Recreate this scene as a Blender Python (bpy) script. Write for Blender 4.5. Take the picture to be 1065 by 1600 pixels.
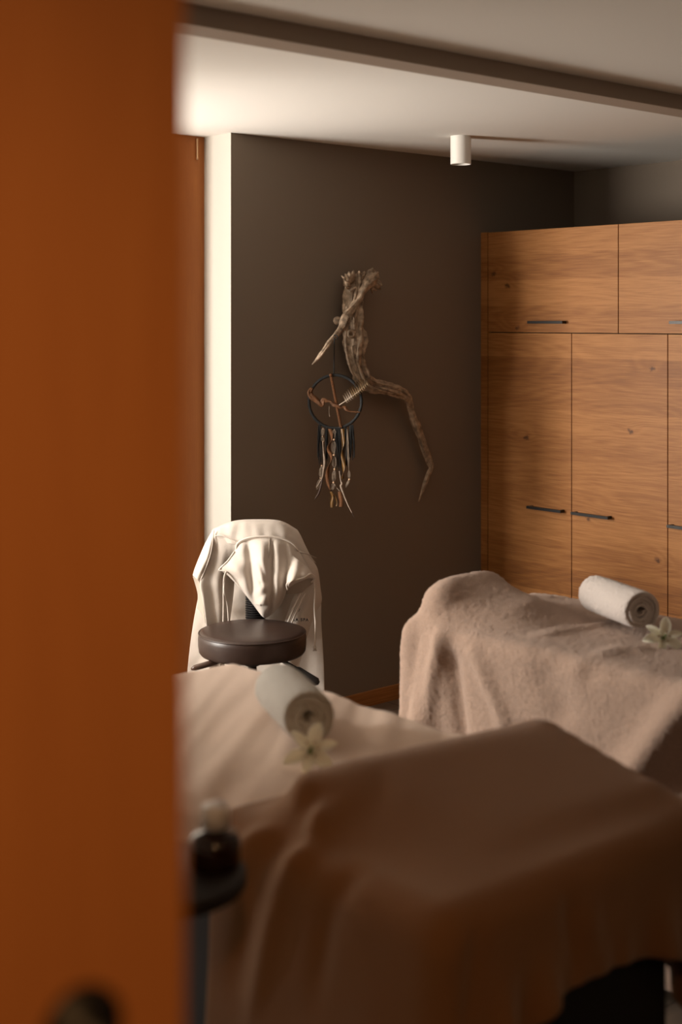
import bpy, bmesh, math, random
import numpy as np
from mathutils import Vector, Matrix, noise
random.seed(4); PI = math.pi
SC = bpy.context.scene
for o in list(bpy.data.objects): bpy.data.objects.remove(o)
# ------------------------------------------------------------------ camera, light, exposure
F = 2124.0; CX = 532.5; HY = 500.0; CH = 1.66
UX, UD = .7512, .6600                      # room X from camera right / camera depth
def P(px, py, D):                           # a point seen at px,py, at depth D -> room coordinates
    x = (px-CX)/F*D
    return Vector((UX*x+UD*D, -UD*x+UX*D, CH-(py-HY)/F*D))
def wallP(px, py, off=0.0):                 # same, on the plane Y = 4.32 - off
    r = (px-CX)/F
    return P(px, py, (4.32-off)/(UX-UD*r))
cam = bpy.data.cameras.new('camera'); co = bpy.data.objects.new('camera', cam)
SC.collection.objects.link(co); SC.camera = co
co.location = (0, 0, CH); co.rotation_euler = (PI/2, 0, -math.atan2(UD, UX))
cam.sensor_width = 36; cam.sensor_fit = 'AUTO'; cam.lens = F*36/1600; cam.shift_y = -300/1600
cam.clip_start = .05
cam.dof.use_dof = True; cam.dof.focus_distance = 5.2; cam.dof.aperture_fstop = 2.2
SC.view_settings.view_transform = 'Standard'; SC.view_settings.look = 'None'
SC.view_settings.gamma = 1; SC.view_settings.exposure = 0.0
try: SC.view_settings.use_curve_mapping = False
except Exception: pass
w = bpy.data.worlds.new('world'); SC.world = w; w.use_nodes = True
w.node_tree.nodes['Background'].inputs[0].default_value = (1, .8, .6, 1)
w.node_tree.nodes['Background'].inputs[1].default_value = .02
def area(name, loc, to, sx, sy, power, col, spread=PI):
    l = bpy.data.lights.new(name, 'AREA'); l.shape = 'RECTANGLE'; l.size = sx; l.size_y = sy
    l.energy = power; l.color = col; l.spread = spread
    o = bpy.data.objects.new(name, l); SC.collection.objects.link(o); o.location = loc
    o.rotation_euler = (Vector(to)-Vector(loc)).to_track_quat('-Z', 'Y').to_euler()
    return o
def spot(name, loc, to, power, col, size, blend, r=.04):
    l = bpy.data.lights.new(name, 'SPOT'); l.energy = power; l.color = col
    l.spot_size = size; l.spot_blend = blend; l.shadow_soft_size = r
    o = bpy.data.objects.new(name, l); SC.collection.objects.link(o); o.location = loc
    o.rotation_euler = (Vector(to)-Vector(loc)).to_track_quat('-Z', 'Y').to_euler()
    return o
# daylight through the side window
area('window_daylight', (.56, 4.93, 1.50), (2.7, 4.15, 1.50), .75, 1.20, 150, (1, .945, .87))
# warm ceiling downlight of the corridor, shining on the near door
spot('corridor_downlight', (-.25, -.35, 2.30), (.34, .71, 1.22), 39, (1, .52, .20), math.radians(62), 1.0, .05)
# added spot out of view, no real lamp, brightening the ceiling by the corner
spot('ceiling_corner_fill', (2.34, 4.68, 1.35), (2.90, 3.86, 2.40), 52, (1, .955, .90), math.radians(60), 1.0, .05)
# added unseen spot to brighten the sheet and towel of the near table
spot('near_table_fill', (.72, 3.05, 2.33), (1.80, 2.62, .80), 17, (1, .90, .78), math.radians(46), 1.0, .07)
# faint warm fill added for the unlit sides, no lamp of its own
area('warm_fill', (.9, -.9, 2.2), (2.2, 2.2, .9), .8, .5, 1.4, (1, .62, .34))
# ------------------------------------------------------------------ materials
def mat(name, col, rough=.6, metal=0, bump=None, sheen=0, spec=.5, vary=None, trans=0, sss=0):
    m = bpy.data.materials.new(name); m.use_nodes = True; nt = m.node_tree; b = nt.nodes['Principled BSDF']
    b.inputs['Base Color'].default_value = (*col, 1); b.inputs['Roughness'].default_value = rough
    b.inputs['Metallic'].default_value = metal; b.inputs['Specular IOR Level'].default_value = spec
    if sheen: b.inputs['Sheen Weight'].default_value = sheen; b.inputs['Sheen Roughness'].default_value = .5
    if trans: b.inputs['Transmission Weight'].default_value = trans
    if sss:
        b.inputs['Subsurface Weight'].default_value = sss; b.inputs['Subsurface Radius'].default_value = (.02, .015, .01)
        b.inputs['Subsurface Scale'].default_value = .5
    geo = nt.nodes.new('ShaderNodeNewGeometry')
    if vary:                                # (scale, amount)
        n = nt.nodes.new('ShaderNodeTexNoise'); n.inputs['Scale'].default_value = vary[0]; n.inputs['Detail'].default_value = 6
        nt.links.new(geo.outputs['Position'], n.inputs['Vector'])
        r = nt.nodes.new('ShaderNodeValToRGB'); a = vary[1]
        r.color_ramp.elements[0].position = .3; r.color_ramp.elements[1].position = .7
        r.color_ramp.elements[0].color = (*[c*(1-a) for c in col], 1); r.color_ramp.elements[1].color = (*[min(1, c*(1+a)) for c in col], 1)
        nt.links.new(n.outputs['Fac'], r.inputs[0]); nt.links.new(r.outputs[0], b.inputs['Base Color'])
    if bump:                                # list of (scale, strength, distance)
        prev = None
        for s, st, di in bump:
            n = nt.nodes.new('ShaderNodeTexNoise'); n.inputs['Scale'].default_value = s; n.inputs['Detail'].default_value = 4
            nt.links.new(geo.outputs['Position'], n.inputs['Vector'])
            bp = nt.nodes.new('ShaderNodeBump'); bp.inputs['Strength'].default_value = st; bp.inputs['Distance'].default_value = di
            nt.links.new(n.outputs['Fac'], bp.inputs['Height'])
            if prev: nt.links.new(prev.outputs[0], bp.inputs['Normal'])
            prev = bp
        nt.links.new(prev.outputs[0], b.inputs['Normal'])
    return m
def oak(name, base, dark, light, planks=True, knots=True, grain_axis='Y', rough=.5):
    m = bpy.data.materials.new(name); m.use_nodes = True; nt = m.node_tree; N = nt.nodes; L = nt.links
    b = N['Principled BSDF']; b.inputs['Roughness'].default_value = rough; b.inputs['Specular IOR Level'].default_value = .35
    geo = N.new('ShaderNodeNewGeometry')
    def mapping(sc, loc=(0, 0, 0)):
        mp = N.new('ShaderNodeMapping'); mp.inputs['Scale'].default_value = sc; mp.inputs['Location'].default_value = loc
        L.new(geo.outputs['Position'], mp.inputs['Vector']); return mp
    def nz(vec, scale, det=5, dist=0):
        n = N.new('ShaderNodeTexNoise'); n.inputs['Scale'].default_value = scale; n.inputs['Detail'].default_value = det
        n.inputs['Distortion'].default_value = dist; L.new(vec, n.inputs['Vector']); return n.outputs['Fac']
    def math_(op, a, b_=None, c=None):
        x = N.new('ShaderNodeMath'); x.operation = op
        for i, v in enumerate((a, b_, c)):
            if v is None: continue
            if isinstance(v, (int, float)): x.inputs[i].default_value = v
            else: L.new(v, x.inputs[i])
        return x.outputs[0]
    long_ = .09
    sc = {'Y': (1, long_, 1), 'Z': (1, 1, long_), 'X': (long_, 1, 1)}[grain_axis]
    sc2 = {'Y': (1, .02, 1), 'Z': (1, 1, .02), 'X': (.02, 1, 1)}[grain_axis]
    big = nz(mapping(sc).outputs[0], 2.6, 3, .5)                    # cathedral field
    # local swirl around knots
    sp0 = N.new('ShaderNodeSeparateXYZ'); L.new(geo.outputs['Position'], sp0.inputs[0])
    cb = N.new('ShaderNodeCombineXYZ'); L.new(math_('MULTIPLY', sp0.outputs['Y'], .62), cb.inputs[0]); L.new(math_('ADD', sp0.outputs['Z'], .17), cb.inputs[1])
    vor = N.new('ShaderNodeTexVoronoi'); vor.inputs['Scale'].default_value = 2.7; vor.feature = 'F1'; vor.voronoi_dimensions = '2D'
    L.new(cb.outputs[0], vor.inputs['Vector'])
    kd = vor.outputs['Distance']
    swirl = math_('MULTIPLY', math_('SUBTRACT', 1.0, math_('SMOOTH_MIN', math_('MULTIPLY', kd, 6.0), 1.0, .3)), .045)
    field = math_('ADD', big, swirl if knots else 0.0)
    rings = math_('SINE', math_('MULTIPLY', field, 230.0))
    rings = math_('MULTIPLY', math_('ADD', rings, 1), .5)
    fine = nz(mapping(sc2).outputs[0], 420, 5)
    med = nz(mapping(sc2).outputs[0], 40, 3)
    # plank strips along Z
    sep = N.new('ShaderNodeSeparateXYZ'); L.new(geo.outputs['Position'], sep.inputs[0])
    pz = math_('FLOOR', math_('MULTIPLY', sep.outputs['Z' if grain_axis != 'Z' else 'X'], 8.7))
    wn = N.new('ShaderNodeTexWhiteNoise'); wn.noise_dimensions = '1D'; L.new(pz, wn.inputs['W'])
    t = math_('MULTIPLY', rings, .09)
    t = math_('ADD', t, math_('MULTIPLY', fine, .80))
    t = math_('ADD', t, math_('MULTIPLY', med, .26))
    if planks: t = math_('ADD', t, math_('MULTIPLY', wn.outputs['Value'], .26))
    t = math_('ADD', t, math_('MULTIPLY', nz(mapping((1, 1, 1)).outputs[0], 2.2, 3), .20))
    r = N.new('ShaderNodeValToRGB'); e = r.color_ramp.elements
    e[0].position = .40; e[0].color = (*dark, 1); e[1].position = 1.14 if planks else .95; e[1].color = (*light, 1)
    em = r.color_ramp.elements.new(.74); em.color = (*base, 1)
    L.new(t, r.inputs[0]); out = r.outputs[0]
    if knots:
        v2 = N.new('ShaderNodeTexVoronoi'); v2.inputs['Scale'].default_value = 2.7; v2.feature = 'F1'; v2.voronoi_dimensions = '2D'
        nn = N.new('ShaderNodeMixRGB'); nn.blend_type = 'ADD'; nn.inputs[0].default_value = .03
        nt2 = N.new('ShaderNodeTexNoise'); nt2.inputs['Scale'].default_value = 38; L.new(geo.outputs['Position'], nt2.inputs['Vector'])
        L.new(cb.outputs[0], nn.inputs[1]); L.new(nt2.outputs['Color'], nn.inputs[2]); L.new(nn.outputs[0], v2.inputs['Vector'])
        kk = N.new('ShaderNodeValToRGB'); kk.color_ramp.elements[0].position = .010; kk.color_ramp.elements[1].position = .034
        kk.color_ramp.elements[0].color = (1, 1, 1, 1); kk.color_ramp.elements[1].color = (0, 0, 0, 1)
        L.new(v2.outputs['Distance'], kk.inputs[0])
        mx = N.new('ShaderNodeMixRGB'); mx.blend_type = 'MIX'; L.new(math_('MULTIPLY', kk.outputs[0], .8), mx.inputs[0])
        L.new(out, mx.inputs[1]); mx.inputs[2].default_value = (dark[0]*.35, dark[1]*.3, dark[2]*.3, 1); out = mx.outputs[0]
    L.new(out, b.inputs['Base Color'])
    bp = N.new('ShaderNodeBump'); bp.inputs['Strength'].default_value = .25; bp.inputs['Distance'].default_value = .0008
    L.new(fine, bp.inputs['Height']); L.new(bp.outputs[0], b.inputs['Normal'])
    return m
M = {}
M['taupe'] = mat('taupe_paint', (.222, .176, .134), .75, bump=[(220, .15, .001)], spec=.25)
M['white'] = mat('white_paint', (.80, .75, .68), .8, bump=[(180, .12, .001)], spec=.2)
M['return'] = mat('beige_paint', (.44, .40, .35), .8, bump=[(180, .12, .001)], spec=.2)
M['ceil'] = mat('ceiling_paint', (.78, .735, .675), .85, bump=[(150, .1, .001)], spec=.15)
M['rail'] = mat('rail_paint', (.36, .28, .22), .7)
M['oak'] = oak('oak_veneer', (.295, .112, .026), (.15, .050, .010), (.43, .185, .054))
M['oak_trim'] = oak('oak_trim', (.40, .17, .05), (.24, .09, .025), (.52, .25, .09), False, False, 'X')
M['door'] = oak('door_wood', (.56, .215, .062), (.51, .19, .054), (.60, .24, .07), False, False, 'Z', .55)
M['post'] = oak('post_wood', (.36, .12, .026), (.30, .09, .02), (.42, .15, .034), False, False, 'Z', .6)
M['carcass'] = mat('cabinet_inside', (.05, .028, .014), .8)
M['steel'] = mat('dark_steel', (.045, .042, .040), .38, .7)
M['spotw'] = mat('spot_white', (.78, .74, .68), .45)
M['spoti'] = mat('spot_inner', (.55, .5, .42), .35, .3)
M['terry'] = mat('terry_taupe', (.55, .37, .275), .95, bump=[(330, .9, .006), (1100, .7, .003), (60, .25, .008)], sheen=.35, spec=.1, vary=(260, .13))
M['sheet'] = mat('sheet_beige', (.64, .48, .375), .9, bump=[(500, .3, .002)], sheen=.15, spec=.15)
M['blanket'] = mat('blanket_brown', (.25, .118, .050), .95, bump=[(400, .5, .003)], sheen=.25, spec=.1)
M['towel'] = mat('towel_white', (.66, .58, .53), .95, bump=[(330, .7, .004), (900, .6, .002)], sheen=.4, spec=.1)
M['towelg'] = mat('towel_grey', (.56, .52, .46), .95, bump=[(330, .7, .004), (900, .6, .002)], sheen=.35, spec=.1)
M['vinyl'] = mat('dark_vinyl', (.012, .009, .008), .5)
M['blackw'] = mat('black_base', (.006, .005, .005), .6)
M['leather'] = mat('brown_leather', (.034, .0175, .0125), .40, bump=[(420, .12, .0006), (30, .1, .002)], spec=.5)
M['black'] = mat('black_plastic', (.012, .010, .010), .5)
M['chrome'] = mat('chrome', (.6, .58, .55), .2, 1)
M['lever'] = mat('lever_brown', (.07, .04, .028), .35)
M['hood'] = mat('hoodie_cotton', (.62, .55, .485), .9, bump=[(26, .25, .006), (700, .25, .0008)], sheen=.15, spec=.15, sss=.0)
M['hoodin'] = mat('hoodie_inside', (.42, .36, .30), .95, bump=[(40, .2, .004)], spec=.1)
M['cord'] = mat('hoodie_cord', (.66, .59, .52), .85)
M['ink'] = mat('print_ink', (.02, .016, .014), .7)
M['drift'] = mat('driftwood', (.42, .315, .225), .85, bump=[(220, .8, .004)], vary=(42, .55), spec=.2)
M['ring'] = mat('ring_black', (.010, .010, .010), .8, bump=[(300, .6, .002)])
M['yarn'] = mat('yarn_black', (.008, .0075, .007), .95)
M['rust'] = mat('rust_suede', (.12, .042, .009), .8, vary=(160, .4))
M['root'] = mat('root_orange', (.13, .052, .018), .6, bump=[(130, .6, .003)], vary=(60, .4))
M['ribbon'] = mat('ribbon_orange', (.14, .066, .012), .4, vary=(60, .3))
M['string'] = mat('pale_string', (.25, .19, .14), .8)
M['bead'] = mat('wood_bead', (.62, .40, .25), .5)
M['twig'] = mat('pale_twig', (.34, .26, .20), .75, vary=(90, .25))
M['twigd'] = mat('dark_tip', (.06, .03, .02), .6)
M['feather'] = mat('feather_brown', (.20, .13, .065), .8, vary=(40, .5))
M['featherw'] = mat('feather_pale', (.42, .33, .25), .8)
M['petal'] = mat('petal', (.80, .76, .60), .5, sss=.2)
M['green'] = mat('flower_green', (.12, .18, .03), .6)
M['anther'] = mat('anther', (.30, .16, .03), .7)
M['glass'] = mat('amber_glass', (.018, .006, .003), .12, spec=.6)
M['cap'] = mat('white_cap', (.75, .72, .72), .3)
M['stand'] = mat('stand_dark', (.008, .005, .004), .6)
M['brass'] = mat('hinge_brass', (.62, .40, .22), .4, .4)
# floor: dark wood-look tiles
def floor_mat():
    m = bpy.data.materials.new('floor_tiles'); m.use_nodes = True; nt = m.node_tree; b = nt.nodes['Principled BSDF']
    geo = nt.nodes.new('ShaderNodeNewGeometry')
    br = nt.nodes.new('ShaderNodeTexBrick'); br.inputs['Scale'].default_value = 1
    br.inputs['Brick Width'].default_value = .9; br.inputs['Row Height'].default_value = .15; br.inputs['Mortar Size'].default_value = .003
    br.inputs['Color1'].default_value = (.15, .105, .07, 1); br.inputs['Color2'].default_value = (.20, .14, .10, 1); br.inputs['Mortar'].default_value = (.05, .035, .025, 1)
    nt.links.new(geo.outputs['Position'], br.inputs['Vector'])
    n = nt.nodes.new('ShaderNodeTexNoise'); n.inputs['Scale'].default_value = 6; n.inputs['Detail'].default_value = 8
    mp = nt.nodes.new('ShaderNodeMapping'); mp.inputs['Scale'].default_value = (.6, 7, 1)
    nt.links.new(geo.outputs['Position'], mp.inputs[0]); nt.links.new(mp.outputs[0], n.inputs['Vector'])
    mx = nt.nodes.new('ShaderNodeMixRGB'); mx.blend_type = 'MULTIPLY'; mx.inputs[0].default_value = .6
    nt.links.new(br.outputs['Color'], mx.inputs[1]); nt.links.new(n.outputs['Fac'], mx.inputs[2]); nt.links.new(mx.outputs[0], b.inputs['Base Color'])
    b.inputs['Roughness'].default_value = .45
    return m
M['floor'] = floor_mat()
# ------------------------------------------------------------------ helpers
def obj(name, bm_, m, parent=None, smooth=False, world=True):
    me = bpy.data.meshes.new(name)
    if isinstance(bm_, bmesh.types.BMesh):
        bmesh.ops.recalc_face_normals(bm_, faces=bm_.faces); bm_.to_mesh(me); bm_.free()
    else:
        me.from_pydata([tuple(v) for v in bm_[0]], [], bm_[1])
    if isinstance(m, (list, tuple)):
        for k in m: me.materials.append(k)
    else: me.materials.append(m)
    if smooth:
        for p in me.polygons: p.use_smooth = True
    o = bpy.data.objects.new(name, me); SC.collection.objects.link(o)
    if parent:
        o.parent = parent
        if world:                           # vertices were given in room coordinates
            q = parent; T = Matrix()
            while q: T = Matrix.Translation(q.location) @ q.rotation_euler.to_matrix().to_4x4() @ T if q.type == 'EMPTY' else T; q = q.parent
            me.transform(T.inverted())
    return o
def thing(name, label, cat, loc=(0, 0, 0), group=None):
    o = bpy.data.objects.new(name, None); SC.collection.objects.link(o); o.location = loc; o.empty_display_size = .05
    o['label'] = label; o['category'] = cat
    if group: o['group'] = group
    return o
def tag(o, label, cat, group=None):
    o['label'] = label; o['category'] = cat
    if group: o['group'] = group
    return o
def struct(o): o['kind'] = 'structure'; return o
def box(bm, x0, x1, y0, y1, z0, z1):
    vs = [bm.verts.new((x, y, z)) for z in (z0, z1) for y in (y0, y1) for x in (x0, x1)]
    for f in ((0, 2, 3, 1), (4, 5, 7, 6), (0, 1, 5, 4), (2, 6, 7, 3), (0, 4, 6, 2), (1, 3, 7, 5)):
        bm.faces.new([vs[i] for i in f])
    return bm
def boxes(*bs, bevel=0):
    bm = bmesh.new()
    for b in bs: box(bm, *b)
    if bevel: bmesh.ops.bevel(bm, geom=bm.edges[:], offset=bevel, segments=2, affect='EDGES', profile=.6)
    return bm
def add_tube(bm, pts, rads, seg=10, rough=0, rs=40, twist=0, ell=None, seed=0):
    pts = [Vector(p) for p in pts]; n = len(pts); rings = []; up = None
    for i in range(n):
        d = (pts[min(i+1, n-1)]-pts[max(i-1, 0)])
        if d.length < 1e-9: d = Vector((0, 0, 1))
        d.normalize()
        if up is None: up = d.orthogonal().normalized()
        up = (up-d*up.dot(d)); up = up.normalized() if up.length > 1e-6 else d.orthogonal().normalized()
        s = d.cross(up); ring = []
        r = rads[i] if hasattr(rads, '__len__') else rads
        for k in range(seg):
            a = 2*PI*k/seg+twist*i; rr = r
            if rough:
                rr *= 1+rough*(noise.noise(Vector((math.cos(a-twist*i)*1.6+seed, math.sin(a-twist*i)*1.6, i*.10)))*1.0+.75*noise.noise(Vector((math.cos(a-twist*i)*4.5+seed, math.sin(a-twist*i)*4.5, i*.07)))+.35*noise.noise(pts[i]*rs+Vector((a, seed, 0))))
            ca, sa = math.cos(a), math.sin(a)
            if ell: sa *= ell
            ring.append(bm.verts.new(pts[i]+up*(ca*rr)+s*(sa*rr)))
        rings.append(ring)
    for i in range(n-1):
        for k in range(seg):
            bm.faces.new((rings[i][k], rings[i][(k+1) % seg], rings[i+1][(k+1) % seg], rings[i+1][k]))
    bm.faces.new(rings[0][::-1]); bm.faces.new(rings[-1])
    return bm
def tube(pts, rads, **k): return add_tube(bmesh.new(), pts, rads, **k)
def cr(pts, n):                             # Catmull-Rom through rows of tuples
    a = np.array([tuple(p) for p in pts], float); m = len(a); out = []
    for i in range(n):
        t = i/(n-1)*(m-1); k = min(int(t), m-2); f = t-k
        p0 = a[max(k-1, 0)]; p1 = a[k]; p2 = a[k+1]; p3 = a[min(k+2, m-1)]
        out.append(.5*((2*p1)+(-p0+p2)*f+(2*p0-5*p1+4*p2-p3)*f*f+(-p0+3*p1-3*p2+p3)*f**3))
    return np.array(out)
def lathe(bm, prof, c, seg=48, axis='Z', R=None):
    rings = []
    for r, z in prof:
        ring = []
        for k in range(seg):
            a = 2*PI*k/seg; v = Vector((r*math.cos(a), r*math.sin(a), z))
            if R: v = R @ v
            ring.append(bm.verts.new(v+Vector(c)))
        rings.append(ring)
    for i in range(len(rings)-1):
        for k in range(seg):
            bm.faces.new((rings[i][k], rings[i][(k+1) % seg], rings[i+1][(k+1) % seg], rings[i+1][k]))
    if prof[0][0] > 1e-5: bm.faces.new(rings[0][::-1])
    if prof[-1][0] > 1e-5: bm.faces.new(rings[-1])
    bmesh.ops.remove_doubles(bm, verts=bm.verts, dist=1e-6)
    return bm
def ball(bm, c, r, sq=(1, 1, 1)):
    g = bmesh.ops.create_uvsphere(bm, u_segments=14, v_segments=9, radius=r)
    for v in g['verts']: v.co = Vector((v.co.x*sq[0], v.co.y*sq[1], v.co.z*sq[2]))+Vector(c)
    return bm
def grid_faces(ny, nx): return [(j*nx+i, j*nx+i+1, (j+1)*nx+i+1, (j+1)*nx+i) for j in range(ny-1) for i in range(nx-1)]
def solid(o, t, sub=1, off=0):
    if t: s = o.modifiers.new('thickness', 'SOLIDIFY'); s.thickness = t; s.offset = off
    if sub: u = o.modifiers.new('smooth', 'SUBSURF'); u.levels = sub; u.render_levels = sub
    return o
# ------------------------------------------------------------------ the room
WX = 3.217; WY = 4.32; RX = 5.34; CZ = 2.40; CF = 4.66
struct(obj('floor', boxes((-1.3, 5.6, -1.4, 5.9, -.05, 0)), M['floor']))
struct(obj('ceiling', boxes((-1.3, 5.6, -1.4, 5.9, CZ, CZ+.05)), M['ceil']))
wb = struct(obj('wall_back', boxes((WX, RX+.1, WY, 5.8, 0, CZ)), [M['taupe'], M['return']]))
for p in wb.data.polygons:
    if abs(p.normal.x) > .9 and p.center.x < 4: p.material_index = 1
struct(obj('wall_right', boxes((RX, RX+.1, .70, WY, 0, CZ)), M['taupe']))
struct(obj('wall_recess_and_blocker', boxes((.35, WX, 5.7, 5.8, 0, CZ), (.45, .88, 3.97, 4.05, 0, 1.80), (.45, 1.35, 3.97, 4.05, 1.80, CZ)), M['white']))  # last two boxes: unseen partition added to block part of the window light
# side wall with the window opening
wy0, wy1, wz0, wz1 = 4.50, 5.36, .85, 2.12
struct(obj('wall_left', boxes((.35, .45, .752, wy0, 0, CZ), (.35, .45, wy1, 5.7, 0, CZ), (.35, .45, wy0, wy1, 0, wz0), (.35, .45, wy0, wy1, wz1, CZ)), M['white']))
win = struct(obj('window_1', boxes((.36, .44, wy0, wy0+.05, wz0, wz1), (.36, .44, wy1-.05, wy1, wz0, wz1), (.36, .44, wy0+.05, wy1-.05, wz0, wz0+.05), (.36, .44, wy0+.05, wy1-.05, wz1-.05, wz1)), M['oak_trim']))
gm = bpy.data.materials.new('window_glass'); gm.use_nodes = True; _b = gm.node_tree.nodes['Principled BSDF']
_b.inputs['Roughness'].default_value = .02; _b.inputs['Transmission Weight'].default_value = 1; _b.inputs['IOR'].default_value = 1.45
obj('window_pane', boxes((.395, .401, wy0+.05, wy1-.05, wz0+.05, wz1-.05)), gm, win)
struct(obj('wall_front', boxes((1.60, RX+.1, .65, .75, 0, CZ), (-.42, 1.60, .70, .76, 2.12, CZ), (-1.2, -.42, .70, .76, 0, CZ)), M['taupe']))
struct(obj('wall_corridor', boxes((-1.3, -1.2, -1.3, .76, 0, CZ), (-1.3, 1.7, -1.4, -1.3, 0, CZ), (1.60, 1.70, -1.3, .65, 0, CZ)), M['taupe']))
struct(obj('baseboard_back', boxes((WX, CF+.02, WY-.014, WY, 0, .064), bevel=.002), M['oak_trim']))
# narrow dark rail running across the ceiling
struct(obj('trim_1', boxes((.45, RX, 2.62, 2.72, 2.351, CZ), bevel=.001), M['rail']))
# wooden post of the recess beside the white return of the wall, with its hinge
po = struct(obj('trim_2', boxes((3.03, WX, 4.50, 4.56, 0, CZ)), M['post']))
hg = bmesh.new(); c = P(308, 233, 5.475)
lathe(hg, [(.0001, -.043), (.0042, -.043), (.0042, -.034), (.0034, -.033), (.0034, .033), (.0042, .034), (.0042, .043), (.0001, .043)], (c.x, c.y, c.z), 14)
obj('hinge', hg, M['brass'], po, True)
# the near door leaf
dr = struct(obj('door_1', boxes((-.40, .494, .711, .751, .01, 2.11), bevel=.002), M['door']))
hb = bmesh.new(); hx = .418
lathe(hb, [(.0001, 0), (.026, 0), (.026, .006), (.009, .008), (.009, .045), (.0001, .045)], (hx, .711, 1.238), 24, R=Matrix.Rotation(PI/2, 3, 'X'))
add_tube(hb, [(hx, .672, 1.238), (hx-.03, .668, 1.238), (hx-.11, .668, 1.238)], [.009, .009, .008])
obj('door_handle', hb, M['black'], dr, True)
# ------------------------------------------------------------------ cabinets
def yS(s): return WY-s
def cabinet(kind, s0, s1, z0, z1, hs, hz, label, group):
    t = thing('wall_cabinet' if kind == 'u' else 'tall_cabinet', label, 'cabinet', (CF+.3, yS((s0+s1)/2), z0), group)
    obj('body', boxes((CF+.022, RX-.002, yS(s1)+.0005, yS(s0)-.0005, z0+.0005, z1-.0005)), M['carcass'], t)
    d = obj('door', boxes((CF, CF+.020, yS(s1)+.0022, yS(s0)-.0022, z0+(.0022 if z0 > .1 else .06), z1-.0022), bevel=.0008), M['oak'], t)
    a, b = hs; y0, y1 = yS(b), yS(a)
    bm = boxes((CF-.032, CF-.022, y0, y1, hz-.006, hz+.006), (CF-.023, CF+.001, y0+.004, y0+.014, hz-.006, hz+.006), (CF-.023, CF+.001, y1-.014, y1-.004, hz-.006, hz+.006))
    h = obj('handle', bm, M['steel']); h.data.transform(Matrix.Translation(-t.location)); h.parent = d
    return t
cabinet('u', .044, .786, 1.603, 2.066, (.31, .51), 1.650, 'oak upper cabinet at the left end of the row, beside the dark wall', 'upper oak cabinets')
cabinet('u', .786, 1.528, 1.603, 2.066, (1.062, 1.238), 1.650, 'oak upper cabinet cut by the right edge of the picture', 'upper oak cabinets')
cabinet('l', .044, .536, 0, 1.603, (.305, .500), .824, 'tall oak cabinet at the left end, handle on its right side', 'tall oak cabinets')
cabinet('l', .536, 1.034, 0, 1.603, (.556, .755), .824, 'wider-looking tall oak cabinet in the middle, handle on its left side beside a knot', 'tall oak cabinets')
cabinet('l', 1.034, 1.528, 0, 1.603, (1.050, 1.25), .824, 'tall oak cabinet at the right edge, standing behind the rolled white towel', 'tall oak cabinets')
tag(obj('filler_panel', boxes((CF+.001, CF+.02, yS(.0415), yS(.0), .0, 2.066), bevel=.0006), M['oak']), 'narrow vertical oak filler strip between the cabinets and the dark wall', 'panel')
# ------------------------------------------------------------------ ceiling spotlight
c = P(719.5, 213, 5.476)
sp = thing('ceiling_spotlight', 'small white cylindrical spotlight mounted on the ceiling', 'lamp', (c.x, c.y, CZ))
obj('lamp_body', lathe(bmesh.new(), [(.0001, 0), (.0412, 0), (.0412, -.112), (.0405, -.1132), (.0385, -.1132), (.0378, -.112), (.0378, -.085), (.0001, -.085)], (c.x, c.y, CZ), 64), M['spotw'], sp, True).modifiers.new('edge', 'EDGE_SPLIT')
obj('lamp_reflector', lathe(bmesh.new(), [(.0376, -.105), (.020, -.0865), (.0001, -.0865)], (c.x, c.y, CZ), 48), M['spoti'], sp, True)
# ------------------------------------------------------------------ driftwood on the wall
def wpath(pts, n):                          # (px, py, width px, off)
    a = cr(pts, n); out = []; rad = []
    for px, py, wd, off in a:
        p = wallP(px, py, max(off, .012)); out.append(p); rad.append(max(wd, .8)*.5*5.7/F)
    return out, rad
dw = thing('driftwood_branch', 'twisted weathered driftwood branch fixed to the dark wall', 'driftwood', wallP(560, 600, .04))
p_, r_ = wpath([(549, 430, 20, .06), (552, 447, 25, .06), (551, 470, 25, .06), (552, 497, 28, .06), (554, 523, 27, .06), (555, 548, 25, .055), (560, 572, 23, .05), (569, 592, 22, .05), (583, 604, 19, .05), (605, 608, 18, .055), (627, 614, 17, .055), (638, 625, 12, .05), (643, 645, 9, .045), (651, 668, 11, .04), (660, 694, 10, .04), (668, 718, 8.5, .035), (673, 731, 7, .035), (668, 744, 5.5, .03), (661, 764, 4.5, .03), (654, 784, 1.6, .025)], 110)
obj('trunk', tube(p_, r_, seg=44, rough=.75, rs=45, twist=.035), M['drift'], dw, True)
p_, r_ = wpath([(586, 426, 10, .08), (583, 431, 20, .085), (574, 441, 19, .09), (565, 455, 13, .10), (560, 468, 11, .10), (548, 483, 10, .10), (538, 496, 11, .10), (534, 512, 11, .10), (524, 525, 7, .12), (514, 536, 7.5, .13), (504, 551, 7, .13), (496, 561, 5, .125), (487.5, 569.5, 1.2, .12)], 70)
obj('side_branch', tube(p_, r_, seg=30, rough=.5, rs=50, twist=.05, seed=3), M['drift'], dw, True)
bm = bmesh.new()
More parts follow.
